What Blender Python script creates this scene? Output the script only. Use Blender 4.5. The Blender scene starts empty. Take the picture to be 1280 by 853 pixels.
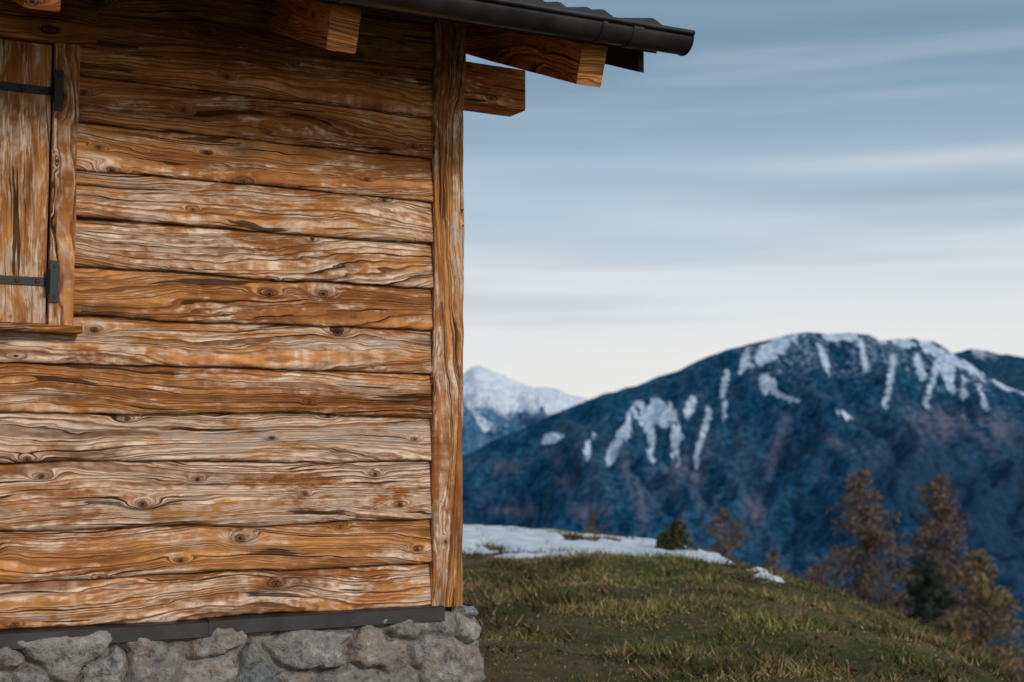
import bpy, math, random
import numpy as np
from mathutils import Vector

random.seed(7); rng = np.random.default_rng(11)
scene = bpy.context.scene
scene.view_settings.view_transform = 'Standard'
scene.view_settings.look = 'None'
scene.view_settings.exposure = 0

# ------------------------------------------------------------------ noise
_tabs = {}
def vnoise(x, y, seed=0):
    if seed not in _tabs:
        _tabs[seed] = np.random.default_rng(seed + 100).random((256, 256))
    T = _tabs[seed]
    x = np.asarray(x, float); y = np.asarray(y, float)
    xi = np.floor(x).astype(int); yi = np.floor(y).astype(int)
    fx = x - xi; fy = y - yi
    fx = fx*fx*(3-2*fx); fy = fy*fy*(3-2*fy)
    a = T[xi & 255, yi & 255]; b = T[(xi+1) & 255, yi & 255]
    c = T[xi & 255, (yi+1) & 255]; d = T[(xi+1) & 255, (yi+1) & 255]
    return (a*(1-fx)+b*fx)*(1-fy) + (c*(1-fx)+d*fx)*fy
def fbm(x, y, o=4, seed=0):
    s = 0; amp = .5; tot = 0
    for i in range(o):
        s = s + amp*vnoise(x*2**i+i*17.3, y*2**i+i*9.1, seed+i); tot += amp; amp *= .5
    return s/tot
def ridged(x, y, o=4, seed=0):
    s = 0; amp = .5; tot = 0
    for i in range(o):
        s = s + amp*(1-np.abs(2*vnoise(x*2**i+i*7.3, y*2**i+i*3.1, seed+i)-1)); tot += amp; amp *= .5
    return s/tot
def sstep(a, b, x):
    t = np.clip((x-a)/(b-a), 0, 1); return t*t*(3-2*t)

# ------------------------------------------------------------------ mesh helpers
def raw_mesh(name, V, F, mat=None, attrs=None, uv=None, smooth=True, parent=None, colors=None):
    """V (n,3), F list of faces or ndarray (m,k)"""
    me = bpy.data.meshes.new(name)
    V = np.asarray(V, np.float32)
    if isinstance(F, np.ndarray):
        k = F.shape[1]; idx = F.ravel().astype(np.int32); starts = np.arange(len(F), dtype=np.int32)*k; nf = len(F)
    else:
        idx = np.array([i for f in F for i in f], np.int32)
        ln = np.array([len(f) for f in F]); starts = np.concatenate([[0], np.cumsum(ln)[:-1]]).astype(np.int32); nf = len(F)
    me.vertices.add(len(V)); me.vertices.foreach_set("co", V.ravel())
    me.loops.add(len(idx)); me.loops.foreach_set("vertex_index", idx)
    me.polygons.add(nf); me.polygons.foreach_set("loop_start", starts)
    me.update(calc_edges=True)
    me.polygons.foreach_set("use_smooth", np.full(nf, smooth, dtype=bool))
    if uv is not None:
        l = me.uv_layers.new(name="UVMap")
        l.data.foreach_set("uv", np.asarray(uv, np.float32)[idx].ravel())
    for k_, a in (attrs or {}).items():
        at = me.attributes.new(k_, 'FLOAT', 'POINT')
        at.data.foreach_set("value", np.broadcast_to(np.asarray(a, np.float32), (len(V),)).copy())
    if colors is not None:
        at = me.attributes.new("col", 'FLOAT_COLOR', 'POINT')
        c = np.ones((len(V), 4), np.float32); c[:, :3] = colors
        at.data.foreach_set("color", c.ravel())
    me.validate()
    ob = bpy.data.objects.new(name, me)
    scene.collection.objects.link(ob)
    if mat: me.materials.append(mat)
    if parent: ob.parent = parent
    return ob
def grid_faces(n, m, wrap=False):
    i = np.arange(n-1)[:, None]; j = np.arange(m if wrap else m-1)[None, :]
    j2 = (j+1) % m
    return np.stack([i*m+j+0*i, (i+1)*m+j, (i+1)*m+j2, i*m+j2+0*i], -1).reshape(-1, 4)

# ------------------------------------------------------------------ node helpers
class NT:
    def __init__(s, name):
        s.mat = bpy.data.materials.new(name); s.mat.use_nodes = True
        s.t = s.mat.node_tree; s.bsdf = s.t.nodes["Principled BSDF"]
    def n(s, typ, **kw):
        nd = s.t.nodes.new(typ)
        for k, v in kw.items(): setattr(nd, k, v)
        return nd
    def lk(s, a, b): s.t.links.new(a, b)
    def setin(s, sock, v):
        if isinstance(v, bpy.types.NodeSocket): s.lk(v, sock)
        else: sock.default_value = v
    def m(s, op, a, b=None, c=None, clamp=False):
        nd = s.n('ShaderNodeMath', operation=op, use_clamp=clamp)
        s.setin(nd.inputs[0], a)
        if b is not None: s.setin(nd.inputs[1], b)
        if c is not None: s.setin(nd.inputs[2], c)
        return nd.outputs[0]
    def mr(s, v, a, b, c=0., d=1., smooth=True):
        nd = s.n('ShaderNodeMapRange', interpolation_type='SMOOTHSTEP' if smooth else 'LINEAR')
        s.setin(nd.inputs[0], v)
        for i, q in enumerate((a, b, c, d)): s.setin(nd.inputs[i+1], q)
        return nd.outputs[0]
    def mix(s, f, a, b, bt='MIX'):
        nd = s.n('ShaderNodeMix', data_type='RGBA', blend_type=bt)
        s.setin(nd.inputs[0], f)
        s.setin(nd.inputs[6], a if isinstance(a, bpy.types.NodeSocket) else (*a, 1))
        s.setin(nd.inputs[7], b if isinstance(b, bpy.types.NodeSocket) else (*b, 1))
        return nd.outputs[2]
    def comb(s, x, y, z=0.):
        nd = s.n('ShaderNodeCombineXYZ')
        for i, q in enumerate((x, y, z)): s.setin(nd.inputs[i], q)
        return nd.outputs[0]
    def sep(s, v):
        nd = s.n('ShaderNodeSeparateXYZ'); s.lk(v, nd.inputs[0]); return nd.outputs
    def noise(s, vec, scale=1., detail=2., rough=.5, dist=0., color=False, dim='3D'):
        nd = s.n('ShaderNodeTexNoise', noise_dimensions=dim)
        if vec is not None: s.lk(vec, nd.inputs['Vector'])
        nd.inputs['Scale'].default_value = scale; nd.inputs['Detail'].default_value = detail
        nd.inputs['Roughness'].default_value = rough; nd.inputs['Distortion'].default_value = dist
        return nd.outputs['Color' if color else 'Fac']
    def attr(s, name, out='Fac'):
        nd = s.n('ShaderNodeAttribute', attribute_name=name); return nd.outputs[out]
    def bump(s, h, strength, dist):
        nd = s.n('ShaderNodeBump'); nd.inputs['Strength'].default_value = strength
        nd.inputs['Distance'].default_value = dist; s.lk(h, nd.inputs['Height'])
        s.lk(nd.outputs[0], s.bsdf.inputs['Normal'])
    def fin(s, col, rough=.8, spec=.3):
        s.setin(s.bsdf.inputs['Base Color'], col if isinstance(col, bpy.types.NodeSocket) else (*col, 1))
        s.setin(s.bsdf.inputs['Roughness'], rough)
        s.bsdf.inputs['Specular IOR Level'].default_value = spec
        return s.mat

# ------------------------------------------------------------------ wood
def wood_mat(name, tint=(1, 1, 1), ring=68., amp=15., relief=1.0, latec=1., knots=1.):
    g = NT(name)
    uvn = g.n('ShaderNodeUVMap', uv_map="UVMap"); a0, b0, _ = g.sep(uvn.outputs[0])
    bid = g.attr('bid'); wea = g.attr('weather'); vv = g.attr('vv')
    a = g.m('MULTIPLY_ADD', bid, 13.71, a0); b = g.m('MULTIPLY_ADD', bid, 5.13, b0)
    def P(sa, sb, oa=0.):
        x_ = g.m('MULTIPLY_ADD', a, sa, oa) if oa else g.m('MULTIPLY', a, sa)
        return g.comb(x_, g.m('MULTIPLY', b, sb), 0.)
    N2 = lambda v, d=2., r=.5, ds=0.: g.noise(v, 1, d, r, ds, dim='2D')
    n1 = N2(P(.70, 3.8), 1., .4)
    wob = N2(P(4.5, 18), 2., .55)
    # knots
    vor = g.n('ShaderNodeTexVoronoi', voronoi_dimensions='2D'); vor.inputs['Scale'].default_value = 1
    sa, sb = 3.0, 6.0
    PK = P(sa, sb); g.lk(PK, vor.inputs['Vector'])
    px, py, _ = g.sep(PK); qx, qy, _ = g.sep(vor.outputs['Position'])
    dx = g.m('DIVIDE', g.m('SUBTRACT', px, qx), sa); dy = g.m('DIVIDE', g.m('SUBTRACT', py, qy), sb)
    vr, vg, vb = g.sep(vor.outputs['Color'])
    gate = g.m('MULTIPLY', g.mr(vr, .22, .27), knots); size = g.m('MULTIPLY_ADD', g.m('MULTIPLY', vg, vg), .85, .45)
    ex = g.m('DIVIDE', g.m('DIVIDE', dx, .050), size); ey = g.m('DIVIDE', g.m('DIVIDE', dy, .019), size)
    k2 = g.m('ADD', g.m('MULTIPLY', ex, ex), g.m('MULTIPLY', ey, ey))
    kb = g.m('MULTIPLY', g.m('EXPONENT', g.m('MULTIPLY', k2, -1.)), gate)
    f = g.m('MULTIPLY', b, ring)
    f = g.m('MULTIPLY_ADD', n1, amp, f)
    f = g.m('MULTIPLY_ADD', kb, 4.2, f)
    f = g.m('MULTIPLY_ADD', wob, 2.0, f)
    # irregular ring width: modulate by a noise in ring space
    rn = N2(g.comb(g.m('MULTIPLY', f, .5), g.m('MULTIPLY', a, .2), 0.), 1., .5)
    f = g.m('MULTIPLY_ADD', rn, 3.0, f)
    fr = g.m('FRACT', f); fl = g.m('FLOOR', f)
    wn = g.n('ShaderNodeTexWhiteNoise', noise_dimensions='1D'); g.lk(fl, wn.inputs['W'])
    ringa = g.m('MULTIPLY_ADD', wn.outputs['Value'], .7, .38, clamp=True)
    late = g.m('SUBTRACT', g.mr(fr, .20, .80), g.mr(fr, .88, 1.0), clamp=True)
    late = g.m('MULTIPLY', late, g.m('MULTIPLY', ringa, latec), clamp=True)
    # fibres and checks follow the grain
    fib = N2(g.comb(g.m('MULTIPLY', a, 9.), g.m('MULTIPLY', f, 2.6), 0.), 3., .68)
    cr = N2(g.comb(g.m('MULTIPLY', a, 1.5), g.m('MULTIPLY_ADD', f, 1.25, 31.), 0.), 1.5, .5)
    crack = g.mr(cr, .68, .70)
    n4 = N2(P(3.0, 13., 11.), 5., .68, .4)
    flake = N2(g.comb(g.m('MULTIPLY', a, 22.), g.m('MULTIPLY', f, 1.3), 0.), 2., .6)
    big = N2(P(1.0, 5., 15.), 4., .62)
    wsum = g.m('ADD', g.m('ADD', n4, g.m('MULTIPLY_ADD', wea, .46, -.25)), g.m('MULTIPLY_ADD', flake, .36, -.18))
    wm = g.mr(wsum, .42, .66)
    early = g.mix(g.mr(big, .36, .62), (.57, .265, .092), (.33, .130, .042))
    c1 = g.mix(g.m('MULTIPLY', late, .80), early, (.100, .034, .011))
    c2 = g.mix(g.m('MULTIPLY', late, .92), (.72, .555, .42), (.21, .083, .030))
    wf = g.m('MULTIPLY', wm, g.mr(fib, .28, .58, .45, 1.), clamp=True)
    c = g.mix(wf, c1, c2)
    c = g.mix(1., c, g.comb(*(3*[g.m('MULTIPLY_ADD', fib, 1.3, .36)])), 'MULTIPLY')
    c = g.mix(g.m('MULTIPLY', g.mr(big, .45, .32, 0., .5), wm), c, (.42, .37, .33))
    dkp = g.mr(N2(P(1.4, 9., 40.), 4., .65), .56, .72, 0., .62)
    c = g.mix(dkp, c, (.09, .038, .016))
    halo = g.m('MULTIPLY', g.mr(k2, 1.0, .1), gate)
    c = g.mix(g.m('MULTIPLY', halo, .5), c, (.18, .065, .02))
    rr = g.m('DIVIDE', g.m('ADD', g.m('MULTIPLY', dx, dx), g.m('MULTIPLY', g.m('MULTIPLY', dy, dy), 1.6)), g.m('MULTIPLY', size, size))
    rr = g.m('MULTIPLY', rr, g.m('MULTIPLY_ADD', wob, 1.2, .3))
    core = g.m('MULTIPLY', g.mr(rr, 1.7e-4, .9e-4), gate)
    rim = g.m('MULTIPLY', g.m('MULTIPLY', g.mr(rr, 2.7e-4, 1.8e-4), gate), g.m('SUBTRACT', 1., core))
    kc = g.mix(g.mr(rr, .2e-4, .8e-4), (.05, .022, .012), (.22, .10, .045))
    c = g.mix(core, c, kc)
    c = g.mix(g.m('MULTIPLY', rim, .85), c, (.03, .013, .007))
    c = g.mix(g.m('MULTIPLY', crack, .85), c, (.022, .010, .006))
    # darker along the laps, at the top and bottom of each board
    lap_dark = g.m('ADD', g.mr(vv, .90, 1.), g.mr(vv, .12, .03), clamp=True)
    lap_dark = g.m('MULTIPLY', lap_dark, g.mr(n4, .35, .6, .8, .2))
    c = g.mix(lap_dark, c, (.05, .021, .010))
    c = g.mix(1., c, tint, 'MULTIPLY')
    h = g.m('MULTIPLY_ADD', fib, 1.2, late)
    h = g.m('MULTIPLY_ADD', crack, -3., h)
    g.bump(h, 1., .0030*relief)
    return g.fin(c, .85, .10)

M_wood = wood_mat("weathered_larch_boards", tint=(1.30, 1.24, 1.20))
M_bright = wood_mat("brightened_larch_beam", tint=(2.1, 1.85, 1.6), ring=60., latec=.7, knots=.6)  # brighter tint paints light onto the wall plate shaded by verge and rafter
M_shut = wood_mat("shutter_wood", tint=(1.18, 1.16, 1.12), ring=80., amp=7., relief=.5, latec=.45, knots=.3)

g = NT("dark_backing"); M_dark = g.fin((.02, .012, .008), .9)
g = NT("dark_brown_metal")
tc = g.n('ShaderNodeTexCoord').outputs['Object']
nn = g.noise(tc, 9., 3.)
M_metal = g.fin(g.mix(g.mr(nn, .3, .7), (.018, .015, .018), (.034, .028, .030)), g.mr(nn, .3, .7, .32, .5), .5)
g = NT("black_iron")
M_iron = g.fin((.014, .015, .018), .5, .4)
g = NT("roof_tile_brown")
nn = g.noise(g.n('ShaderNodeTexCoord').outputs['Object'], 5., 3.)
M_tile = g.fin(g.mix(nn, (.020, .017, .018), (.045, .036, .034)), .6, .3)

# stone
g = NT("rubble_stone")
tc = g.n('ShaderNodeTexCoord').outputs['Object']
sid = g.attr('sid'); mort = g.attr('mortar')
n1 = g.noise(tc, 20., 5., .72); n3 = g.noise(tc, 6., 3., .65, .6)
ramp = g.n('ShaderNodeValToRGB'); g.lk(sid, ramp.inputs[0])
e = ramp.color_ramp.elements
e[0].position = 0; e[0].color = (.22, .225, .24, 1); e[1].position = 1; e[1].color = (.44, .39, .34, 1)
for p, c_ in ((.25, (.36, .33, .29)), (.4, (.33, .24, .165)), (.55, (.20, .225, .25)), (.7, (.46, .43, .40)), (.85, (.30, .28, .27))):
    q = e.new(p); q.color = (*c_, 1)
c = g.mix(g.mr(n3, .5, .66, 0., .6), ramp.outputs[0], (.31, .20, .12))
c = g.mix(g.mr(n1, .52, .66, 0., .75), c, (.62, .58, .54))
c = g.mix(mort, c, g.mix(n1, (.20, .175, .15), (.46, .42, .37)))
c = g.mix(g.mr(n1, .48, .34, 0., .75), c, (.09, .085, .08))
g.bump(n1, 1., .035)
M_stone = g.fin(c, .92, .15)

# ------------------------------------------------------------------ cabin frame
# local axes: +X runs along the front wall to its right-hand corner, -Y is outward from the wall, Z up
cabin = bpy.data.objects.new("wooden_cabin", None); scene.collection.objects.link(cabin)
cabin.location = (-.2194, 6.0, 0); cabin.rotation_euler = (0, 0, math.radians(28))
LEN, DEP = 5.4, 4.2

def wall_board(name, a0, a1, z0, z1, bid, weather, mapf, zsrc=None, amp=1.):
    """lap-siding board, wavy live lower edge. mapf(a, w, z)->xyz"""
    n = max(8, int((a1-a0)/.012)); A = np.linspace(a0, a1, n)
    sd = int(bid*97) % 50
    low = z0 + (fbm(A*2.3+bid*9, A*0+bid*3, 4, sd)-.5)*.028*amp + (fbm(A*16+bid, A*0+bid*3, 2, sd+2)-.5)*.007
    prof_p = np.array([0, .06, .15, .3, .45, .6, .75, .86, .93, .965, .985, 1., 1., 1.])
    prof_w = np.array([.000, .004, .007, .011, .015, .018, .0215, .0245, .026, .026, .024, .018, .006, -.010])
    m = len(prof_p)
    Z = (z1+.012) - ((z1+.012)-low[:, None])*prof_p[None, :]
    Z[:, -2:] += .006
    AA = np.repeat(A[:, None], m, 1)
    W = prof_w[None, :] + (fbm(AA*1.5+bid*5, Z*9+bid, 3, sd+3)-.5)*.009 + (fbm(AA*0.8+bid, AA*0, 2, sd+5)-.5)*.010
    xyz = mapf(AA.ravel(), W.ravel(), Z.ravel())
    uv = np.stack([AA.ravel(), Z.ravel()-z0], 1)
    F = grid_faces(n, m)
    pv = np.repeat(prof_p[None, :], n, 0).ravel()
    V = xyz
    Fl = [tuple(int(q) for q in f) for f in F]
    Fl.append(tuple(range(m))); Fl.append(tuple(reversed(range((n-1)*m, n*m))))
    return raw_mesh(name, V, Fl, M_wood, {'bid': bid, 'weather': weather, 'vv': pv}, uv, parent=cabin)
front = lambda a, w, z: np.stack([a, -w, z], 1)
side_r = lambda a, w, z: np.stack([w-.012+0*a, a, z], 1)
side_l = lambda a, w, z: np.stack([-LEN-w+.012+0*a, a, z], 1)
back = lambda a, w, z: np.stack([a, DEP+w, z], 1)

def timber(name, p0, p1, wid, hgt, bid, weather, mat=M_wood, up=(0, 0, 1), ch=.006, rough=.003, parent=None, n=None):
    """squared beam centred on the axis p0-p1 with eased arrises"""
    p0 = Vector(p0); p1 = Vector(p1); ax = (p1-p0); L = ax.length; ax.normalize()
    sv = ax.cross(Vector(up)).normalized(); uv_ = sv.cross(ax).normalized()
    hw, hh = wid/2, hgt/2
    c2 = ch*.4
    order = []
    for (sx, sy) in ((-1, -1), (1, -1), (1, 1), (-1, 1)):
        order += [(sx*x, sy*y) for x, y in [(hw-ch, hh), (hw-c2, hh-c2), (hw, hh-ch)]]
    order = sorted(order, key=lambda q: math.atan2(q[1], q[0]))
    sec = np.array(order); m = len(sec)
    per = np.concatenate([[0], np.cumsum(np.linalg.norm(np.diff(sec, axis=0), axis=1))])
    n = n or max(3, int(L/.03)); T = np.linspace(0, L, n)
    V = []; UV = []
    for t in T:
        o = p0 + ax*float(t)
        jx = (fbm(t*3+bid*7, bid*3, 3, 5)-.5)*rough*2; jy = (fbm(t*3+bid*11, bid, 3, 6)-.5)*rough*2
        for k, (x, y) in enumerate(sec):
            jj = (vnoise(t*9+bid*3, k*1.7, 8)-.5)*rough
            q = o + sv*(x+jx+jj) + uv_*(y+jy+jj)
            V.append(q[:]); UV.append((t, per[k]))
    F = [tuple(int(q) for q in f) for f in grid_faces(n, m, True)]
    b = len(V)
    for e_, t in ((0, 0), (n-1, L)):
        for k, (x, y) in enumerate(sec):
            V.append(V[e_*m+k]); UV.append((x*.9+t, y*1.+3.3))
    F.append(tuple(range(b, b+m))); F.append(tuple(reversed(range(b+m, b+2*m))))
    ob = raw_mesh(name, V, F, mat, {'bid': bid, 'weather': weather, 'vv': .5}, UV, smooth=False, parent=parent or cabin)
    return ob

# ------------------------------------------------------------------ front wall boards (heights of lap lines, m)
Z = [3.391, 3.191, 2.994, 2.813, 2.632, 2.449, 2.266, 2.084, 1.9065, 1.7297, 1.5436, 1.3024, 1.122, 0.952]
wth = [.20, .34, .36, .42, .62, .68, .42, .60, .44, .82, .74, .44, .62]
WZ0, WZ1, WR, WL = 2.043, 3.237, -1.600, -2.75   # window opening with frame
for i in range(13):
    z1, z0 = Z[i], Z[i+1]
    bid = .37 + i*1.618
    if z0 > WZ0-.01 and z1 < WZ1+.01:
        wall_board(f"wall_board_{i}", WR-.01, -.139, z0, z1, bid, wth[i], front)
        wall_board(f"wall_board_{i}b", -LEN+.14, WL+.01, z0, z1, bid+.5, wth[i], front)
    else:
        wall_board(f"wall_board_{i}", -LEN+.14, -.139, z0, z1, bid, wth[i], front)
wall_board("wall_board_top", -LEN+.14, -.139, 3.391, 3.46, 44.1, .1, front)
# side and back walls
for i in range(13):
    z1, z0 = Z[i], Z[i+1]
    wall_board(f"gable_board_{i}", .115, DEP-.13, z0, z1, 50.3+i*1.3, wth[i], side_r)
    wall_board(f"gable_board_l{i}", .115, DEP-.13, z0, z1, 80.3+i*1.3, wth[i], side_l)
    wall_board(f"back_board_{i}", -LEN+.14, -.14, z0, z1, 110.3+i*1.3, wth[i], back)
for i in range(4):
    z0 = 3.391+i*.19; z1 = z0+.19
    ins = max(.12, (z1-3.42)/.37)
    if DEP-2*ins > .2:
        wall_board(f"gable_top_{i}", ins, DEP-ins, z0, z1, 140.3+i*1.3, .2, side_r)
        wall_board(f"gable_top_l{i}", ins, DEP-ins, z0, z1, 150.3+i*1.3, .2, side_l)
# body behind the boards
pen = [(.012, .5), (.012, 3.42), (DEP/2, 3.42+.37*DEP/2), (DEP-.012, 3.42), (DEP-.012, .5)]
V = [(-.03, y, z) for y, z in pen] + [(-LEN+.03, y, z) for y, z in pen]
raw_mesh("wall_core", V, [(0, 1, 2, 3, 4), (9, 8, 7, 6, 5)]+[(i, (i+1) % 5+0, (i+1) % 5+5, i+5) for i in range(5)], M_dark, smooth=False, parent=cabin)

# corner posts
timber("corner_post", (-.0695, .026, .945), (-.0695, .026, 3.46), .138, .135, 3.3, .50, up=(0, 1, 0), ch=.008, rough=.006)
timber("corner_post_left", (-LEN+.07, .026, .945), (-LEN+.07, .026, 3.46), .138, .135, 7.3, .3, up=(0, 1, 0), ch=.008)
timber("corner_post_back", (-.07, DEP-.02, .945), (-.07, DEP-.02, 3.46), .138, .135, 9.3, .3, up=(0, 1, 0), ch=.008)
timber("corner_post_back_left", (-LEN+.07, DEP-.02, .945), (-LEN+.07, DEP-.02, 3.46), .138, .135, 10.3, .3, up=(0, 1, 0), ch=.008)
# wall plate sticking out past the corner
timber("wall_plate", (-.001, .045, 3.158), (.30, .045, 3.158), .15, .178, 21.7, .30, mat=M_bright, ch=.006)
timber("wall_plate_back", (-.001, DEP-.045, 3.158), (.30, DEP-.045, 3.158), .15, .178, 22.7, .2, mat=M_bright, ch=.006)
# rafters: roof falls towards -Y with slope 0.37
SL = .37; ca = math.cos(math.atan(SL))
def roof_z(w):      # top of rafters
    return 3.170 + SL*(.738-w)
rw = .112
for k, u in enumerate((.21, -.82, -1.85, -2.88, -3.91, -4.94)):
    w0, w1 = .738, -DEP/2
    ofs = .08
    timber(f"rafter_{k}", (u, w1*-1., roof_z(w1)-ofs/ca), (u, -w0, roof_z(w0)-ofs/ca), rw, .16, 31.1+k*2.7, .12, ch=.005)
    timber(f"rafter_back_{k}", (u, DEP/2, roof_z(w1)-ofs/ca), (u, DEP+w0, roof_z(w0)-ofs/ca), rw, .16, 61.1+k*2.7, .12, ch=.005)
# deck boards
def slope_slab(name, u0, u1, wf, wb, off, th, mat, nseg=1, bid=0., flip=False):
    V = []; F = []; UV = []
    ws = np.linspace(wf, wb, nseg+1)
    for k in range(nseg):
        a, b_ = ws[k], ws[k+1]-(.004 if nseg > 1 else 0)*(1 if wb > wf else -1)
        base = len(V)
        for (w, o) in ((a, off), (b_, off), (b_, off+th), (a, off+th)):
            for u in (u0, u1):
                y = -w
                if flip: y = DEP+w
                V.append((u, y, roof_z(w)+o)); UV.append((u, w+o*2+k*.31))
        q = lambda i: base+i
        F += [(q(0), q(1), q(3), q(2)), (q(2), q(3), q(5), q(4)), (q(4), q(5), q(7), q(6)), (q(6), q(7), q(1), q(0)), (q(0), q(2), q(4), q(6)), (q(1), q(7), q(5), q(3))]
    raw_mesh(name, V, F, mat, {'bid': bid, 'weather': .1, 'vv': .5}, UV, smooth=False, parent=cabin)
for fl in (False, True):
    t = "_back" if fl else ""
    slope_slab("roof_deck"+t, -LEN-.49, .49, .77, -DEP/2, .002, .024, M_tile, 16, 5.5, fl)
    slope_slab("verge_board"+t, .435, .462, .72, -DEP/2, -.085, .085, M_tile, 1, 9.5, fl)
    slope_slab("verge_board_left"+t, -LEN-.462, -LEN-.435, .72, -DEP/2, -.085, .085, M_tile, 1, 9.9, fl)
    for kk, wv in enumerate(np.arange(.74, -DEP/2, -.36)):
        slope_slab(f"roof_batten{t}_{kk}", -LEN-.47, .475, wv, wv-.05, .028, .05, M_tile, 1, 15.5+kk, fl)
    # tile courses
    V = []; F = []
    ncr = 8; cl = .37; us = np.arange(-LEN-.5, .5001, .0125)
    for k in range(ncr):
        wf = .80-k*cl; wb = max(wf-cl-.06, -DEP/2)
        ph = (us*1000) % 300/300.
        roll = .022*np.exp(-((ph-.5)/.13)**2) + .004*np.sin(ph*2*np.pi)
        rows = []
        for (w, o) in ((wf, .096), (wf, .122), (wb, .080), (wb, .066)):
            y = -w if not fl else DEP+w
            rows.append(np.stack([us, np.full_like(us, y), roof_z(w)+o+roll], 1))
        P_ = np.concatenate(rows); nb = sum(len(q) for q in V)
        V.append(P_); m_ = len(us)
        i = np.arange(4)[:, None]; j = np.arange(m_-1)[None, :]
        i2 = (i+1) % 4
        F.append(np.stack([i*m_+j, i2*m_+j+0*i, i2*m_+j+1, i*m_+j+1], -1).reshape(-1, 4)+nb)
        F.append(np.array([[0, m_, 2*m_, 3*m_], [m_-1, 4*m_-1, 3*m_-1, 2*m_-1]])+nb)
    raw_mesh("roof_tiles"+t, np.concatenate(V), np.concatenate(F), M_tile, smooth=False, parent=cabin)
timber("ridge_cap", (-LEN-.52, DEP/2, roof_z(-DEP/2)+.12), (.52, DEP/2, roof_z(-DEP/2)+.12), .22, .07, 1., .1, mat=M_tile, ch=.03)

# gutter
def gutter(name, u0, u1, wc, zc, r, flip=False):
    sec = []
    for t_ in np.linspace(math.pi, 2*math.pi, 19): sec.append((wc+r*math.cos(t_), zc+r*math.sin(t_)))
    for t_ in np.linspace(-math.pi*.5, math.pi*1.2, 9): sec.append((wc+r+.004+.010*math.cos(t_), zc+.006+.010*math.sin(t_)))
    for t_ in np.linspace(2*math.pi, math.pi, 19): sec.append((wc+(r-.003)*math.cos(t_), zc+(r-.003)*math.sin(t_)))
    m = len(sec); us = np.linspace(u0, u1, 60)
    V = [(u, (-w if not flip else DEP+w), z) for u in us for w, z in sec]
    F = [tuple(int(q) for q in f) for f in grid_faces(60, m, True)]
    for u in (u0, u1):   # end caps
        b = len(V)
        for uu in (u-.003, u+.003):
            for t_ in np.linspace(math.pi, 2*math.pi, 19):
                w = wc+(r+.003)*math.cos(t_); V.append((uu, (-w if not flip else DEP+w), zc+(r+.003)*math.sin(t_)))
        F.append(tuple(range(b, b+19))); F.append(tuple(reversed(range(b+19, b+38))))
        F += [(b+i, b+i+1, b+20+i, b+19+i) for i in range(18)] + [(b, b+19, b+37, b+18)]
    raw_mesh(name, V, F, M_metal, smooth=True, parent=cabin)
    for j, uu in enumerate([.30]+[.15-1.03*i for i in range(6)]):
        wdt = .02 if j else .045
        ss = [(wc+(r+.004)*math.cos(t_), zc+(r+.004)*math.sin(t_)) for t_ in np.linspace(math.pi, 2*math.pi+.15, 20)]
        ss += [(wc+(r+.001)*math.cos(t_), zc+(r+.001)*math.sin(t_)) for t_ in np.linspace(2*math.pi+.15, math.pi, 20)]
        V = [(u, (-w if not flip else DEP+w), z) for u in (uu-wdt/2, uu+wdt/2) for w, z in ss]
        F = [tuple(int(q) for q in f) for f in grid_faces(2, 40, True)]+[tuple(range(40)), tuple(reversed(range(40, 80)))]
        raw_mesh(f"{name}_bracket_{j}", V, F, M_metal, smooth=False, parent=cabin)
gutter("gutter", -LEN-.55, .552, .87, 3.203, .064)
gutter("gutter_back", -LEN-.55, .552, .87, 3.203, .064, True)

# flashing strip over the stone plinth
def profile_strip(name, u0, u1, prof, mat):
    n = 40; us = np.linspace(u0, u1, n); m = len(prof)
    V = [(u, -w+(fbm(u*2, 0, 2, 3)-.5)*.004, z+(fbm(u*1.3, 1, 2, 4)-.5)*.006) for u in us for w, z in prof]
    F = [tuple(int(q) for q in f) for f in grid_faces(n, m, True)]+[tuple(range(m)), tuple(reversed(range((n-1)*m, n*m)))]
    raw_mesh(name, V, F, mat, smooth=False, parent=cabin)
profile_strip("sill_flashing", -LEN, -1.05, [(-.02, .958), (.049, .945), (.056, .941), (.058, .888), (.050, .884), (.048, .93), (-.02, .94)], M_metal)
profile_strip("sill_flashing_b", -1.08, -.095, [(-.02, .962), (.052, .949), (.059, .945), (.061, .893), (.053, .889), (.051, .933), (-.02, .944)], M_metal)

# ------------------------------------------------------------------ window with closed shutter
timber("window_frame_jamb_right", (-1.645, -.022, 2.045), (-1.645, -.022, 3.095), .088, .05, 12.3, .55, up=(0, 1, 0), ch=.005)
timber("window_frame_jamb_left", (-2.705, -.022, 2.045), (-2.705, -.022, 3.095), .088, .05, 13.3, .5, up=(0, 1, 0), ch=.005)
timber("window_head_board", (-2.80, -.026, 3.165), (-1.540, -.026, 3.165), .06, .142, 14.3, .15, ch=.005)
timber("window_sill", (-2.79, -.042, 2.030), (-1.578, -.042, 2.030), .105, .026, 16.3, .4, ch=.005)
pw = (2.658-1.694)/5
for k in range(5):
    x = -1.694-pw*(k+.5)
    timber(f"shutter_plank_{k}", (x, -.006, 2.052), (x, -.006, 3.088), pw-.005, .03, 17.3+k*1.9, .56, mat=M_shut, up=(0, 1, 0), ch=.003, rough=.001)
def iron_box(name, x0, x1, y, z0, z1, th=.006):
    V = []
    for yy, ins in ((y, 0), (y-th, .0015)):
        V += [(x0+ins, yy, z0+ins), (x1-ins, yy, z0+ins), (x1-ins, yy, z1-ins), (x0+ins, yy, z1-ins)]
    raw_mesh(name, V, [(3, 2, 1, 0), (4, 5, 6, 7), (0, 1, 5, 4), (1, 2, 6, 5), (2, 3, 7, 6), (3, 0, 4, 7)], M_iron, smooth=False, parent=cabin)
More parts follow.
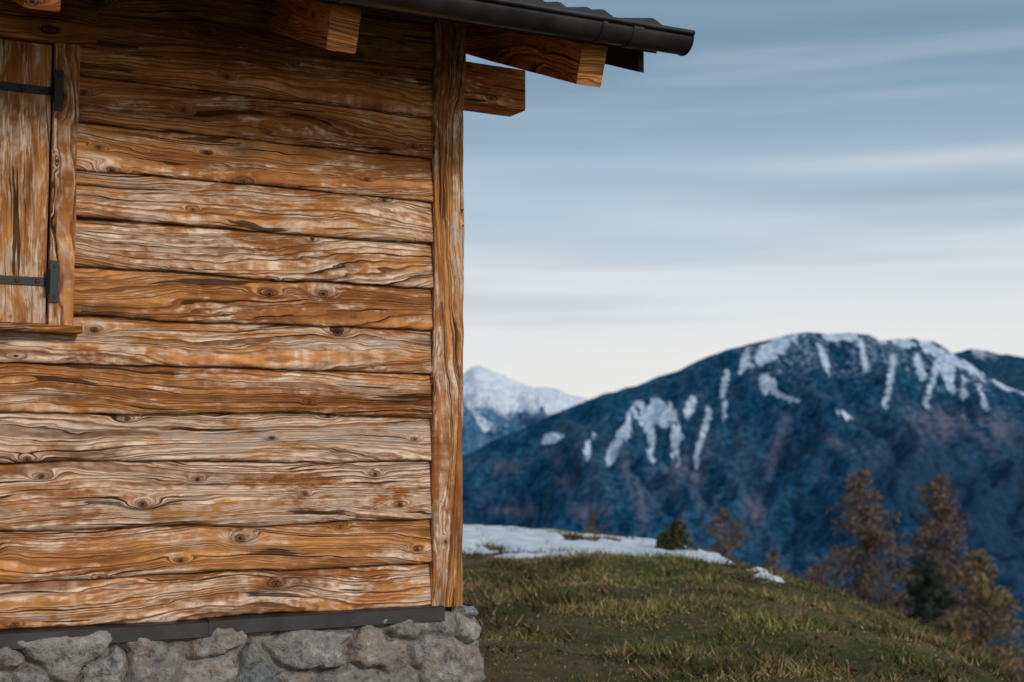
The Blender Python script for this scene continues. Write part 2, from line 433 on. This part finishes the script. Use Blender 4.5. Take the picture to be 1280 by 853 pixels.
def disc(name, x, y, z, r, h):
    n = 14
    V = [(x+r*math.cos(t), y, z+r*math.sin(t)) for t in np.linspace(0, 2*math.pi, n, endpoint=False)]
    V += [(x+r*.7*math.cos(t), y-h, z+r*.7*math.sin(t)) for t in np.linspace(0, 2*math.pi, n, endpoint=False)]
    raw_mesh(name, V, [(i, (i+1) % n, n+(i+1) % n, n+i) for i in range(n)]+[tuple(range(n, 2*n))], M_iron, smooth=False, parent=cabin)
for k, zc in enumerate((2.915, 2.205)):
    iron_box(f"hinge_strap_{k}", -2.35, -1.662, -.0225, zc-.016, zc+.016)
    iron_box(f"hinge_plate_{k}", -1.692, -1.657, -.048, zc-.078, zc+.078)
    n = 12
    V = [(-1.694+.009*math.cos(t), -.047+.009*math.sin(t), z) for z in (zc-.045, zc+.045) for t in np.linspace(0, 2*math.pi, n, endpoint=False)]
    raw_mesh(f"hinge_knuckle_{k}", V, [(i, (i+1) % n, n+(i+1) % n, n+i) for i in range(n)]+[tuple(range(n)), tuple(range(n, 2*n))], M_iron, parent=cabin)
    for x in (-1.73, -1.80, -1.95, -2.1): disc(f"hinge_bolt_{k}", x, -.0285, zc, .009, .005)
    for dz in (-.055, .055): disc(f"plate_bolt_{k}", -1.672, -.054, zc+dz, .007, .004)

# ------------------------------------------------------------------ stone plinth (relief mesh wrapped round the corner)
R0 = .07; u_end = .070; wf = .025
s_side = DEP+.1
ns = int((LEN+.05+u_end-R0+R0*1.57+s_side)/.0085)
S = -LEN-.05 + np.arange(ns)*.0085
Zg = np.arange(-.6, .9421, .0085); SS, ZZ = np.meshgrid(S, Zg, indexing='ij')
cw, chh = .25, .158
wx = SS+(fbm(SS*5, ZZ*5, 4, 31)-.5)*.24; wz = ZZ+(fbm(SS*5+9, ZZ*5+5, 4, 32)-.5)*.17
gi = wz/chh; gx = wx/cw
F1 = np.full(SS.shape, 9.); F2 = np.full(SS.shape, 9.); ID = np.zeros(SS.shape); CX = np.zeros(SS.shape); CY = np.zeros(SS.shape)
H = np.random.default_rng(5).random((64, 64, 3))
iy = np.floor(gi).astype(int)
for dyy in (-1, 0, 1):
    ry = iy+dyy; sh = (ry % 2)*.5
    ix = np.floor(gx-sh).astype(int)
    for dxx in (-1, 0, 1):
        rx = ix+dxx; h = H[rx % 64, ry % 64]
        cx_ = rx+sh+.5+(h[..., 0]-.5)*.95; cy_ = ry+.5+(h[..., 1]-.5)*.85
        d = np.maximum(np.abs(gx-cx_)*1.1, np.abs(gi-cy_))*.6+.4*np.sqrt((gx-cx_)**2+(gi-cy_)**2)
        d = d*(.66+.68*h[..., 2])
        nw = d < F1; F2 = np.where(nw, F1, np.minimum(F2, d))
        ID = np.where(nw, (h[..., 2]*7.1+h[..., 0]*3.9) % 1., ID); CX = np.where(nw, gx-cx_, CX); CY = np.where(nw, gi-cy_, CY); F1 = np.where(nw, d, F1)
e_ = F2-F1
inside = sstep(.02, .16, e_)
hgt = inside*(.026+.024*ID + .022*np.sqrt(np.clip(e_/.7, 0, 1)) + CX*(ID-.5)*.07 + CY*((ID*5) % 1-.5)*.07)
fac = fbm(SS*8, ZZ*8, 2, 36)
hgt = hgt + (np.round(fac*8)/8-.5)*.034*inside + (ridged(SS*11, ZZ*11, 4, 33)-.5)*.024 + (fbm(SS*45, ZZ*45, 3, 37)-.5)*.009
w = wf - .026 + hgt
w = w - sstep(.90, .942, ZZ)*.03
Sc = u_end-R0
arc = R0*math.pi/2
th = np.clip((SS-Sc)/R0, 0, math.pi/2)
X = np.where(SS < Sc, SS, Sc+(R0+w-wf)*np.sin(th)); Yl = np.where(SS < Sc, -w, (-wf+R0)-(R0+w-wf)*np.cos(th))
over = SS > Sc+arc
Yl = np.where(over, Yl+(SS-Sc-arc), Yl)
mort = 1-sstep(.02, .10, e_+(fbm(SS*30, ZZ*30, 3, 38)-.5)*.14)
smear = sstep(.54, .64, fbm(SS*6, ZZ*6, 4, 39)); mort = np.clip(np.maximum(mort, smear*.5), 0, 1)
raw_mesh("stone_plinth", np.stack([X.ravel(), Yl.ravel(), ZZ.ravel()], 1), grid_faces(*SS.shape), M_stone, {'sid': ID.ravel(), 'mortar': mort.ravel()}, parent=cabin)
V = [(x, y, z) for z in (-.6, .938) for x, y in ((-LEN-.04, .02), (.04, .02), (.04, DEP+.05), (-LEN-.04, DEP+.05))]
raw_mesh("plinth_core", V, [(0, 1, 5, 4), (1, 2, 6, 5), (2, 3, 7, 6), (3, 0, 4, 7), (4, 5, 6, 7)], M_stone, {'sid': .5, 'mortar': 1.}, smooth=False, parent=cabin)

# ------------------------------------------------------------------ ground
def hill(x, y):
    x = np.asarray(x, float); y = np.asarray(y, float)
    s = np.clip(x-1.5, 0, None); s1 = 3.0; k = .0926
    dx_ = np.where(s < s1, k*s*s, k*s1*s1+2*k*s1*(s-s1))
    q = np.clip(y-(20.5-1.6*np.clip(x, 0, 3.)), 0, None); q1 = 6.; m_ = .014
    dy_ = np.where(q < q1, m_*q*q, m_*q1*q1+2*m_*q1*(q-q1)) + .2*np.clip(y-90, 0, None)
    z = .20 + .01*np.clip(y, -50, 40) - dx_ - dy_
    z = z + (fbm(x*.35+40, y*.35+40, 3, 61)-.5)*.22*sstep(4, 9, y) + (fbm(x*1.6+40, y*1.6+40, 3, 62)-.5)*.10
    zf = -820.
    return np.where(z < zf+200, zf+200*np.exp(np.clip((z-zf-200)/200, -30, 0)), z)
def axis(lo, hi, d, far, k=1.12):
    c = np.arange(lo, hi+d/2, d); out = [hi]; st = d
    while out[-1] < far: st *= k; out.append(out[-1]+st)
    inn = [lo]; st = d
    while inn[-1] > -far: st *= k; inn.append(inn[-1]-st)
    return np.concatenate([np.array(inn[1:])[::-1], c, np.array(out[1:])])
gx_ = axis(-8, 12, .08, 9000); gy_ = axis(-4, 32, .08, 9000)
GX, GY = np.meshgrid(gx_, gy_, indexing='ij')
g = NT("meadow_turf")
tc = g.n('ShaderNodeTexCoord').outputs['Object']
n1 = g.noise(tc, 1.2, 3., .6); n2 = g.noise(tc, 12., 5., .75)
c = g.mix(g.mr(n1, .4, .62), (.050, .060, .018), (.12, .085, .042))
c = g.mix(g.mr(n2, .5, .7, 0., .8), c, (.15, .12, .06))
c = g.mix(g.mr(n2, .48, .34, 0., .6), c, (.03, .03, .012))
M_turf = g.fin(c, .95, .1)
raw_mesh("ground", np.stack([GX.ravel(), GY.ravel(), hill(GX, GY).ravel()], 1), grid_faces(*GX.shape), M_turf)

# snow patch lying over the crest of the meadow
def snow_mask(x, y):
    n = (fbm(x*.7+3, y*.5+8, 4, 71)-.5)*1.5 + (fbm(x*3.2, y*1.9, 3, 75)-.5)*1.4
    edge = np.minimum((y-(16.4-.50*x))*.36, (2.72-x)*5.)
    edge = np.minimum(edge, (26.5-y)*.5)
    return np.clip(edge, -4, .38) + n
sx_ = np.arange(-9, 5.0, .045); sy_ = np.arange(13.5, 27.5, .05)
SX, SY = np.meshgrid(sx_, sy_, indexing='ij'); SM = snow_mask(SX, SY)
SZ = hill(SX, SY) - .05 + .095*sstep(-.20, .25, SM) + (fbm(SX*3, SY*3, 3, 73)-.5)*.04 + (fbm(SX*9, SY*9, 2, 79)-.5)*.025
g = NT("old_snow")
n1 = g.noise(g.n('ShaderNodeTexCoord').outputs['Object'], 3., 4., .7)
M_snow = g.fin(g.mix(g.mr(n1, .35, .65), (.55, .60, .67), (.80, .83, .86)), .6, .3)
raw_mesh("snow", np.stack([SX.ravel(), SY.ravel(), SZ.ravel()], 1), grid_faces(*SX.shape), M_snow)

# grass blades: one mesh
NB = 330000
bx = rng.uniform(-3.2, 8., NB); by = 5.2 + 23.*rng.random(NB)**1.15
keep = snow_mask(bx, by) < rng.normal(.0, .18, NB)
lx = (bx+.2194)*.883+(by-6)*.469; ly = -(bx+.2194)*.469+(by-6)*.883
keep &= ~((lx < .07) & (ly > -.05) & (ly < DEP+.1))
bx, by = bx[keep], by[keep]; nb = len(bx)
clump = fbm(bx*2.2, by*2.2, 4, 81); dry = fbm(bx*.5+7, by*.5, 4, 85); fine = fbm(bx*6, by*6, 2, 88)
hg = (.016+.05*rng.random(nb)**2)*(.30+1.7*sstep(.38, .7, clump)); wd = (.004+.004*rng.random(nb))*(1+by*.02)
ang = rng.uniform(0, 2*np.pi, nb); ln = hg*rng.uniform(.2, 1.6, nb); la = rng.uniform(0, 2*np.pi, nb)
bz = hill(bx, by)-.004
p1 = np.stack([bx-np.cos(ang)*wd, by-np.sin(ang)*wd, bz], 1); p2 = np.stack([bx+np.cos(ang)*wd, by+np.sin(ang)*wd, bz], 1)
p3 = np.stack([bx+np.cos(la)*ln, by+np.sin(la)*ln, bz+hg], 1)
V = np.stack([p1, p2, p3], 1).reshape(-1, 3)
mixv = np.clip(sstep(.40, .60, dry*.5+fine*.5)*.95+rng.normal(0, .25, nb), 0, 1)[:, None]
cg = np.array([.082, .108, .022])*(1-mixv)+np.array([.22, .150, .072])*mixv
cg = cg*rng.uniform(.5, 1.6, nb)[:, None]*(.50+1.0*sstep(.35, .65, fbm(bx*1.8+20, by*1.8, 3, 90)))[:, None]
straw = rng.random(nb) < .07; cg[straw] = np.array([.40, .32, .19])*rng.uniform(.6, 1.2, straw.sum())[:, None]
g = NT("grass_blades"); M_grass = g.fin(g.attr('col', 'Color'), .8, .1)
raw_mesh("grass", V, np.arange(nb*3).reshape(-1, 3), M_grass, colors=np.repeat(cg, 3, 0), smooth=False)
# fallen leaves
NL = 900
x_ = rng.uniform(-1, 6, NL); y_ = rng.uniform(6, 20, NL); z_ = hill(x_, y_)+.02
kk = snow_mask(x_, y_) < .4
lx = (x_+.2194)*.883+(y_-6)*.469; ly = -(x_+.2194)*.469+(y_-6)*.883
kk &= ~((lx < .1) & (ly > -.1)); x_, y_, z_ = x_[kk], y_[kk], z_[kk]; NL = len(x_)
V = []
for i in range(NL):
    a = rng.uniform(0, 6.28); L = rng.uniform(.015, .032); W_ = L*.55; c_, s_ = math.cos(a), math.sin(a); tz = rng.uniform(-.012, .02)
    for (p, q, r) in ((-L, 0, 0), (0, -W_, tz), (L, 0, .006), (0, W_, -tz*.3)):
        V.append((x_[i]+p*c_-q*s_, y_[i]+p*s_+q*c_, z_[i]+r))
g = NT("dead_leaf"); M_leaf = g.fin((.25, .13, .06), .7, .2)
raw_mesh("fallen_leaves", V, np.arange(NL*4).reshape(-1, 4), M_leaf, smooth=False)

# ------------------------------------------------------------------ conifers
def leafmat(name, c1, c2):
    g = NT(name); v = g.attr('shade')
    return g.fin(g.mix(v, c1, c2), .8, .15)
M_larch = leafmat("larch_needles_autumn", (.095, .070, .062), (.25, .175, .125))
M_larchy = leafmat("larch_needles_yellow", (.13, .095, .05), (.34, .24, .11))
M_spr = leafmat("spruce_needles", (.016, .028, .026), (.055, .07, .048))
M_sap = leafmat("sapling_needles", (.030, .034, .018), (.10, .10, .045))
g = NT("conifer_bark"); M_bark = g.fin((.10, .075, .065), .9, .1)
def conifer(name, x, y, top, R, kind, seed, dens=1.):
    r = np.random.default_rng(seed); z0 = float(hill(x, y))-.1; H = top-z0
    empty = bpy.data.objects.new(name, None); scene.collection.objects.link(empty); empty.location = (x, y, z0)
    V = []; F = []; n = 8; lv = 12
    for i in range(lv+1):
        t = i/lv; rad = (.012*H+.02)*(1-t)**.9+.006; ox = .01*H*(vnoise(t*3, seed, 3)-.5)
        for k in range(n):
            a = k*2*math.pi/n; V.append((ox+rad*math.cos(a), rad*math.sin(a), t*H))
    F = [tuple(int(q) for q in f) for f in grid_faces(lv+1, n, True)]
    LV = []; SH = []
    nbk = int((H*13 if H > 3 else 90)*dens)
    for i in range(nbk):
        t = .10+.89*((i+r.random())/nbk)
        L = R*((1-t)**.62)*r.uniform(.5, 1.15)+.02*R
        a = r.uniform(0, 2*math.pi); up = (.25 if kind == 'larch' else -.05)+.35*t
        d = np.array([math.cos(a), math.sin(a), 0.]); sag = .35 if kind == 'larch' else .28
        def P(q): return d*L*q+np.array([0, 0, t*H+L*(up*q-sag*q*q*1.2)])
        b = len(V); br = max(.004, .012*L)
        for q in (0, .35, .7, 1.):
            p = P(q); pr = np.array([-d[1], d[0], 0]); rr_ = br*(1-q*.85)
            for e2 in (pr*rr_, np.array([0, 0, rr_]), -pr*rr_): V.append(tuple(p+e2))
        for s in range(3):
            for k in range(3):
                F.append((b+s*3+k, b+s*3+(k+1) % 3, b+(s+1)*3+(k+1) % 3, b+(s+1)*3+k))
        nl = int((24+44*L)*(1 if kind == 'larch' else 1.5)*dens)
        q = r.uniform(.08, 1.05, nl); sp = L*.22*(1.15-q)+.05*min(1, R)
        base = np.outer(q*L, d)+np.stack([0*q, 0*q, t*H+L*(up*q-sag*q*q*1.2)], 1)
        off = r.normal(0, 1, (nl, 3))*sp[:, None]*np.array([.7, .7, .35]); off[:, 2] -= np.abs(r.normal(0, .06, nl))*(R*.4+L)
        c = base+off
        sz = r.uniform(.03, .09, nl)*(1. if H > 3 else .28)
        v1 = r.normal(0, 1, (nl, 3)); v1 /= np.linalg.norm(v1, axis=1)[:, None]
        v2 = r.normal(0, 1, (nl, 3)); v2 /= np.linalg.norm(v2, axis=1)[:, None]
        LV.append(np.stack([c-v1*sz[:, None]*1.6, c+v2*sz[:, None]*.6, c+v1*sz[:, None]*1.6, c-v2*sz[:, None]*.6], 1).reshape(-1, 3))
        SH.append(np.repeat(np.clip(.5*r.random()+.5*r.random(nl), 0, 1), 4))
    raw_mesh("trunk_and_limbs", V, F, M_bark, parent=empty)
    LV = np.concatenate(LV); mt = {'larch': M_larch, 'spruce': M_spr}[kind]
    if seed == 4: mt = M_larchy
    if seed in (13, 14): mt = M_sap
    raw_mesh("needles", LV, np.arange(len(LV)).reshape(-1, 4), mt, {'shade': np.concatenate(SH)}, smooth=False, parent=empty)
def tree_at(name, bearing, elev, dist, R, kind, seed, dens=1.):
    conifer(name, bearing*dist, dist, 1.6+elev*dist, R, kind, seed, dens)
tree_at("larch_tree", .2447, -.0150, 60, 4.3, 'larch', 1, 1.1)
tree_at("larch_tree", .2970, -.0185, 62, 4.5, 'larch', 2, 1.1)
tree_at("larch_tree", .3260, -.0700, 52, 3.6, 'larch', 4, 1.1)
tree_at("larch_tree", .1490, -.0415, 72, 3.8, 'larch', 5, .9)
tree_at("larch_tree", .1815, -.0690, 74, 3.0, 'larch', 6, .8)
tree_at("larch_tree", .2120, -.0800, 66, 2.8, 'larch', 8, .8)
tree_at("larch_tree", .0570, -.0420, 95, 2.6, 'larch', 9, .7)
tree_at("larch_tree", .4300, -.0300, 64, 3.2, 'larch', 15)
tree_at("spruce_tree", .2860, -.0740, 56, 3.3, 'spruce', 11)
tree_at("spruce_tree", .3020, -.0980, 58, 2.6, 'spruce', 12)
tree_at("spruce_sapling", .1150, -.0500, 17.8, .30, 'spruce', 13)
tree_at("spruce_sapling", .1060, -.0590, 17.6, .22, 'spruce', 14)

# ------------------------------------------------------------------ mountains (real terrain, kilometres away)
def mountain(name, ctrl, Yr, Yf, zf, x0, x1, nx, ny, spur, wl, seed, mat, paint, curve=.85):
    bx_, bz_ = zip(*ctrl)
    xs = np.linspace(x0, x1, nx); ts = np.concatenate([np.linspace(-.35, -.02, 10), np.linspace(0, 1, ny)])
    Xg, Tg = np.meshgrid(xs, ts, indexing='ij')
    Yg = Yr-Tg*(Yr-Yf)
    zr = np.interp(Xg/Yr, bx_, bz_)*Yr + 1.6 + (fbm(Xg/90., Xg*0, 4, seed+9)-.5)*Yr*.0035
    T = np.clip(Tg, 0, 1)
    z = zr-(zr-zf)*T**curve
    env = 4*T*(1-T)**.8
    wxp = Xg+(fbm(Xg/700, Yg/700, 3, seed+4)-.5)*500
    sp = (ridged(wxp/wl, Yg/(wl*3.2), 5, seed)-.62)*spur*np.clip(env*1.3, 0, 1)
    z = z+sp+(fbm(Xg/70, Yg/70, 3, seed+20)-.5)*spur*.20*np.clip(T*12, 0, 1)
    z = np.where(Tg < 0, zr+Tg*(Yr-Yf)*.55, z)
    at = paint(Xg, Yg, z, sp, Tg)
    raw_mesh(name, np.stack([Xg.ravel(), Yg.ravel(), z.ravel()], 1), grid_faces(nx, len(ts)), mat, {k: v.ravel() for k, v in at.items()})
def B(px, py): return ((px-640)/1778., (560-py)/1778.)

def mtn_mat(name, hazed_forest1, hazed_forest2, rock, snow1, snow2):
    g = NT(name); tc = g.n('ShaderNodeTexCoord').outputs['Object']
    s = g.attr('snow'); b = g.attr('brown'); dk = g.attr('dark')
    n2 = g.noise(tc, .045, 4., .72)
    n1 = g.noise(tc, .006, 3., .65)
    c = g.mix(g.mr(n1, .4, .6), hazed_forest1, hazed_forest2)
    c = g.mix(g.mr(n2, .42, .60, .8, 0.), c, tuple(q*.25 for q in hazed_forest1))
    bf = g.m('MULTIPLY', b, g.mr(n2, .3, .6, .25, .9))
    c = g.mix(bf, c, rock)
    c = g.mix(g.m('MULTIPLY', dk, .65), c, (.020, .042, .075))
    sf = g.mr(g.m('ADD', s, g.m('MULTIPLY_ADD', n2, 1.3, -.65)), .25, .85)
    c = g.mix(sf, c, g.mix(g.mr(n2, .4, .6), snow1, snow2))
    return g.fin(c, .95, 0.)
M_mtn = mtn_mat("forested_mountain_hazed", (.012, .082, .170), (.032, .130, .235), (.17, .17, .22), (.28, .42, .58), (.70, .77, .86))  # aerial haze is painted into the mountain colours as a blue tint
M_far = mtn_mat("snow_mountain_hazed", (.05, .17, .34), (.08, .24, .42), (.22, .34, .48), (.50, .62, .76), (.88, .90, .93))
M_far2 = mtn_mat("far_forested_ridge_hazed", (.015, .080, .155), (.03, .11, .19), (.10, .14, .20), (.45, .55, .68), (.60, .66, .75))

blobs = [  # snowfields on the mountain face (bearing/elevation of centre, half sizes, lean)
 (968, 437, 26, 10, -.5), (962, 483, 9, 11, .3), (982, 497, 16, 4, .4), (905, 482, 4, 20, -.3), (780, 538, 8, 34, -.45), (822, 518, 24, 15, 0), (845, 550, 7, 28, 0), (812, 545, 5, 28, .1),
 (878, 545, 4, 38, -.25), (1135, 430, 26, 5, .1), (1172, 441, 28, 5, .4), (1205, 458, 30, 5, .45), (1258, 485, 26, 3.5, .4), (1112, 480, 3.5, 38, -.2),
 (1165, 480, 3.5, 34, -.3), (690, 548, 14, 6, -.3), (1052, 518, 14, 3.5, .5), (905, 520, 3.5, 16, 0), (1150, 455, 4, 20, .2), (800, 505, 10, 4, 0), (1205, 490, 4, 26, 0), (1185, 470, 7, 16, .2), (1050, 422, 22, 4, 0), (1030, 445, 3.5, 22, .3), (735, 560, 4, 20, -.3), (930, 455, 4, 16, -.3), (862, 510, 5, 16, -.4), (1080, 445, 3, 18, .2), (1230, 500, 3.5, 18, .3)]
browns = [(792, 610, 8, 48, .35), (868, 600, 9, 50, -.15), (848, 585, 16, 20, 0), (735, 640, 22, 8, .0), (620, 585, 22, 7, .0), (640, 640, 28, 6, 0), (940, 640, 14, 25, 0), (1180, 530, 45, 20, 0), (1060, 560, 36, 9, .4), (900, 655, 8, 30, .2), (700, 590, 8, 25, .4), (1240, 540, 28, 22, 0), (970, 560, 7, 34, -.3)]
def blobsum(Xg, Yg, z, bl):
    u = Xg/Yg; v = (z-1.6)/Yg; s = np.zeros_like(Xg)
    for (px, py, rx, ry, tl) in bl:
        cx, cy = B(px, py); du = (u-cx)*1778; dv = -(v-cy)*1778
        du = du - tl*dv if abs(ry) >= abs(rx) else du
        dv = dv - (tl*du if ry < rx else 0)
        s = np.maximum(s, np.exp(-((du/rx)**2+(dv/ry)**2)))
    return s
def paint_main(Xg, Yg, z, sp, T):
    b = blobsum(Xg, Yg, z, blobs); n = fbm(Xg/22, Yg/150, 4, 205); n2 = ridged(Xg/90, Yg/420, 3, 215)
    s = b*1.05+(n-.5)*2.2+(n2-.6)*.9
    dust = sstep(.30, .0, T)*sstep(700, 1100, Xg)*.36*sstep(.35, .6, n2)
    s = sstep(.30, .70, s)*sstep(.03, .3, b)*.98+dust
    br = np.clip(blobsum(Xg, Yg, z, browns)*1.0+sstep(.62, .75, n2)*.18, 0, 1)*sstep(.36, .56, fbm(Xg/45, Yg/220, 4, 225)+.08)
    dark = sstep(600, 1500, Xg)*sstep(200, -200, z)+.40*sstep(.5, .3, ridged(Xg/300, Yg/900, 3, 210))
    return {'snow': np.clip(s, 0, 1), 'brown': br, 'dark': np.clip(dark, 0, 1)}
main = [B(-600, 700), B(300, 640), B(573, 574), B(640, 541), B(700, 514), B(740, 499), B(800, 481), B(850, 464), B(880, 450), B(905, 440), B(935, 430), B(960, 424),
        B(985, 418), B(1010, 416), B(1040, 418), B(1065, 416), B(1088, 419), B(1102, 428), B(1120, 424), B(1145, 423), B(1170, 430), B(1195, 443), B(1215, 456), B(1240, 474), B(1280, 493), B(1400, 535), B(1700, 560), B(2600, 600)]
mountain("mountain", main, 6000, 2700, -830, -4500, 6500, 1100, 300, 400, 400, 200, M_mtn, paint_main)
def paint_far(Xg, Yg, z, sp, T):
    n = fbm(Xg/160, Yg/420, 5, 305)
    lim = 190+(n-.5)*500
    s = sstep(-90, 90, z-lim)*sstep(.25, .36, ridged(Xg/260, Yg/500, 4, 309)+.1*n)
    return {'snow': s*1.0, 'brown': sstep(.5, .7, n)*.4, 'dark': 0*T}
far = [B(-300, 520), B(200, 500), B(480, 492), B(560, 476), B(578, 470), B(590, 460), B(600, 457), B(612, 462), B(628, 470), B(650, 480), B(668, 487), B(684, 484), B(700, 490), B(720, 495), B(735, 500), B(800, 530), B(1000, 560), B(1600, 560)]
mountain("snowy_mountain", far, 11000, 6300, -800, -7000, 6000, 700, 200, 900, 900, 300, M_far, paint_far)
def paint_far2(Xg, Yg, z, sp, T):
    n = fbm(Xg/160, Yg/300, 4, 405)
    return {'snow': sstep(.58, .66, n)*sstep(.08, .0, T)*.6, 'brown': 0*T, 'dark': .3+0*T}
far2 = [B(700, 640), B(1000, 520), B(1150, 455), B(1200, 442), B(1213, 437), B(1232, 439), B(1255, 445), B(1285, 447), B(1350, 455), B(1500, 470), B(1900, 430), B(2600, 470), B(3500, 500)]
mountain("mountain_ridge", far2, 9000, 6300, -800, 300, 14000, 600, 90, 200, 700, 400, M_far2, paint_far2)

# ------------------------------------------------------------------ sky
w_ = bpy.data.worlds.new("World"); scene.world = w_; w_.use_nodes = True
nt = w_.node_tree; nt.nodes.clear()
class W(NT):
    def __init__(s, t): s.t = t
g = W(nt)
sun_dir = Vector((.58, -.72, .40)).normalized()
sky = g.n('ShaderNodeTexSky', sky_type='NISHITA'); sky.sun_disc = False
sky.sun_elevation = math.asin(sun_dir.z); sky.sun_rotation = math.atan2(sun_dir.x, sun_dir.y)
sc = g.n('ShaderNodeVectorMath', operation='SCALE'); g.lk(sky.outputs[0], sc.inputs[0]); sc.inputs['Scale'].default_value = .09
D = g.n('ShaderNodeTexCoord').outputs['Generated']
x, y, z = g.sep(D)
streak = g.noise(g.comb(g.m('MULTIPLY', x, 1.3), g.m('MULTIPLY', y, 1.3), g.m('MULTIPLY', z, 15.)), 1.3, 2., .5, .2)
wisp = g.noise(g.comb(g.m('MULTIPLY', x, 2.2), g.m('MULTIPLY', y, 2.2), g.m('MULTIPLY', z, 36.)), 1., 3., .5)
zz = g.m('ADD', z, g.m('MULTIPLY_ADD', streak, .11, -.055))
ramp = g.n('ShaderNodeValToRGB'); g.lk(g.m('MULTIPLY', g.m('MAXIMUM', zz, 0.), 2.5), ramp.inputs[0])
e = ramp.color_ramp.elements
e[0].position = 0.; e[0].color = (.90, .86, .81, 1)
e[1].position = 1.; e[1].color = (.36, .43, .52, 1)
for p, c_ in ((.13, (.88, .86, .84)), (.24, (.78, .81, .84)), (.36, (.62, .71, .79)), (.49, (.40, .53, .65)), (.62, (.26, .38, .50)), (.76, (.18, .29, .40))):
    q = e.new(p); q.color = (*c_, 1)
col = ramp.outputs[0]
col = g.mix(g.mr(wisp, .5, .75, 0., .28), col, (.74, .77, .80))
col = g.mix(g.mr(wisp, .5, .3, 0., .26), col, (.28, .39, .50))
az = g.m('DIVIDE', x, g.m('MAXIMUM', y, .05))
bz = g.m('DIVIDE', g.m('SUBTRACT', z, g.m('MULTIPLY_ADD', wisp, .010, .188)), .008)
band = g.m('MULTIPLY', g.m('EXPONENT', g.m('MULTIPLY', g.m('MULTIPLY', bz, bz), -1.)), g.m('MULTIPLY', g.mr(az, .06, .3), g.mr(y, 0., .2)))
col = g.mix(g.m('MULTIPLY', band, .5), col, (.78, .80, .82))
# darker bank of cloud below the streak, to the right
b2 = g.m('DIVIDE', g.m('SUBTRACT', z, g.m('MULTIPLY_ADD', wisp, .02, .160)), .012)
bank = g.m('MULTIPLY', g.m('EXPONENT', g.m('MULTIPLY', g.m('MULTIPLY', b2, b2), -1.)), g.m('MULTIPLY', g.mr(az, .05, .3), g.mr(y, 0., .2)))
col = g.mix(g.m('MULTIPLY', bank, .5), col, (.25, .35, .47))
mx = g.mix(.9, sc.outputs[0], col)
bg = g.n('ShaderNodeBackground'); g.lk(mx, bg.inputs[0]); bg.inputs[1].default_value = 1.0
out = g.n('ShaderNodeOutputWorld'); g.lk(bg.outputs[0], out.inputs[0])

sl = bpy.data.lights.new("sun", 'SUN'); sl.energy = 1.5; sl.angle = math.radians(10); sl.color = (1., .94, .86)
so = bpy.data.objects.new("sun", sl); scene.collection.objects.link(so)
so.rotation_euler = sun_dir.to_track_quat('Z', 'Y').to_euler(); so.location = (8, -8, 10)

# ------------------------------------------------------------------ camera
cd = bpy.data.cameras.new("camera"); cam = bpy.data.objects.new("camera", cd); scene.collection.objects.link(cam)
cam.location = (0, 0, 1.6); cam.rotation_euler = (math.radians(90+4.28), 0, 0)
cd.lens = 50; cd.sensor_width = 36; cd.clip_start = .1; cd.clip_end = 40000
cd.dof.use_dof = True; cd.dof.focus_distance = 5.9; cd.dof.aperture_fstop = 2.8
scene.camera = cam
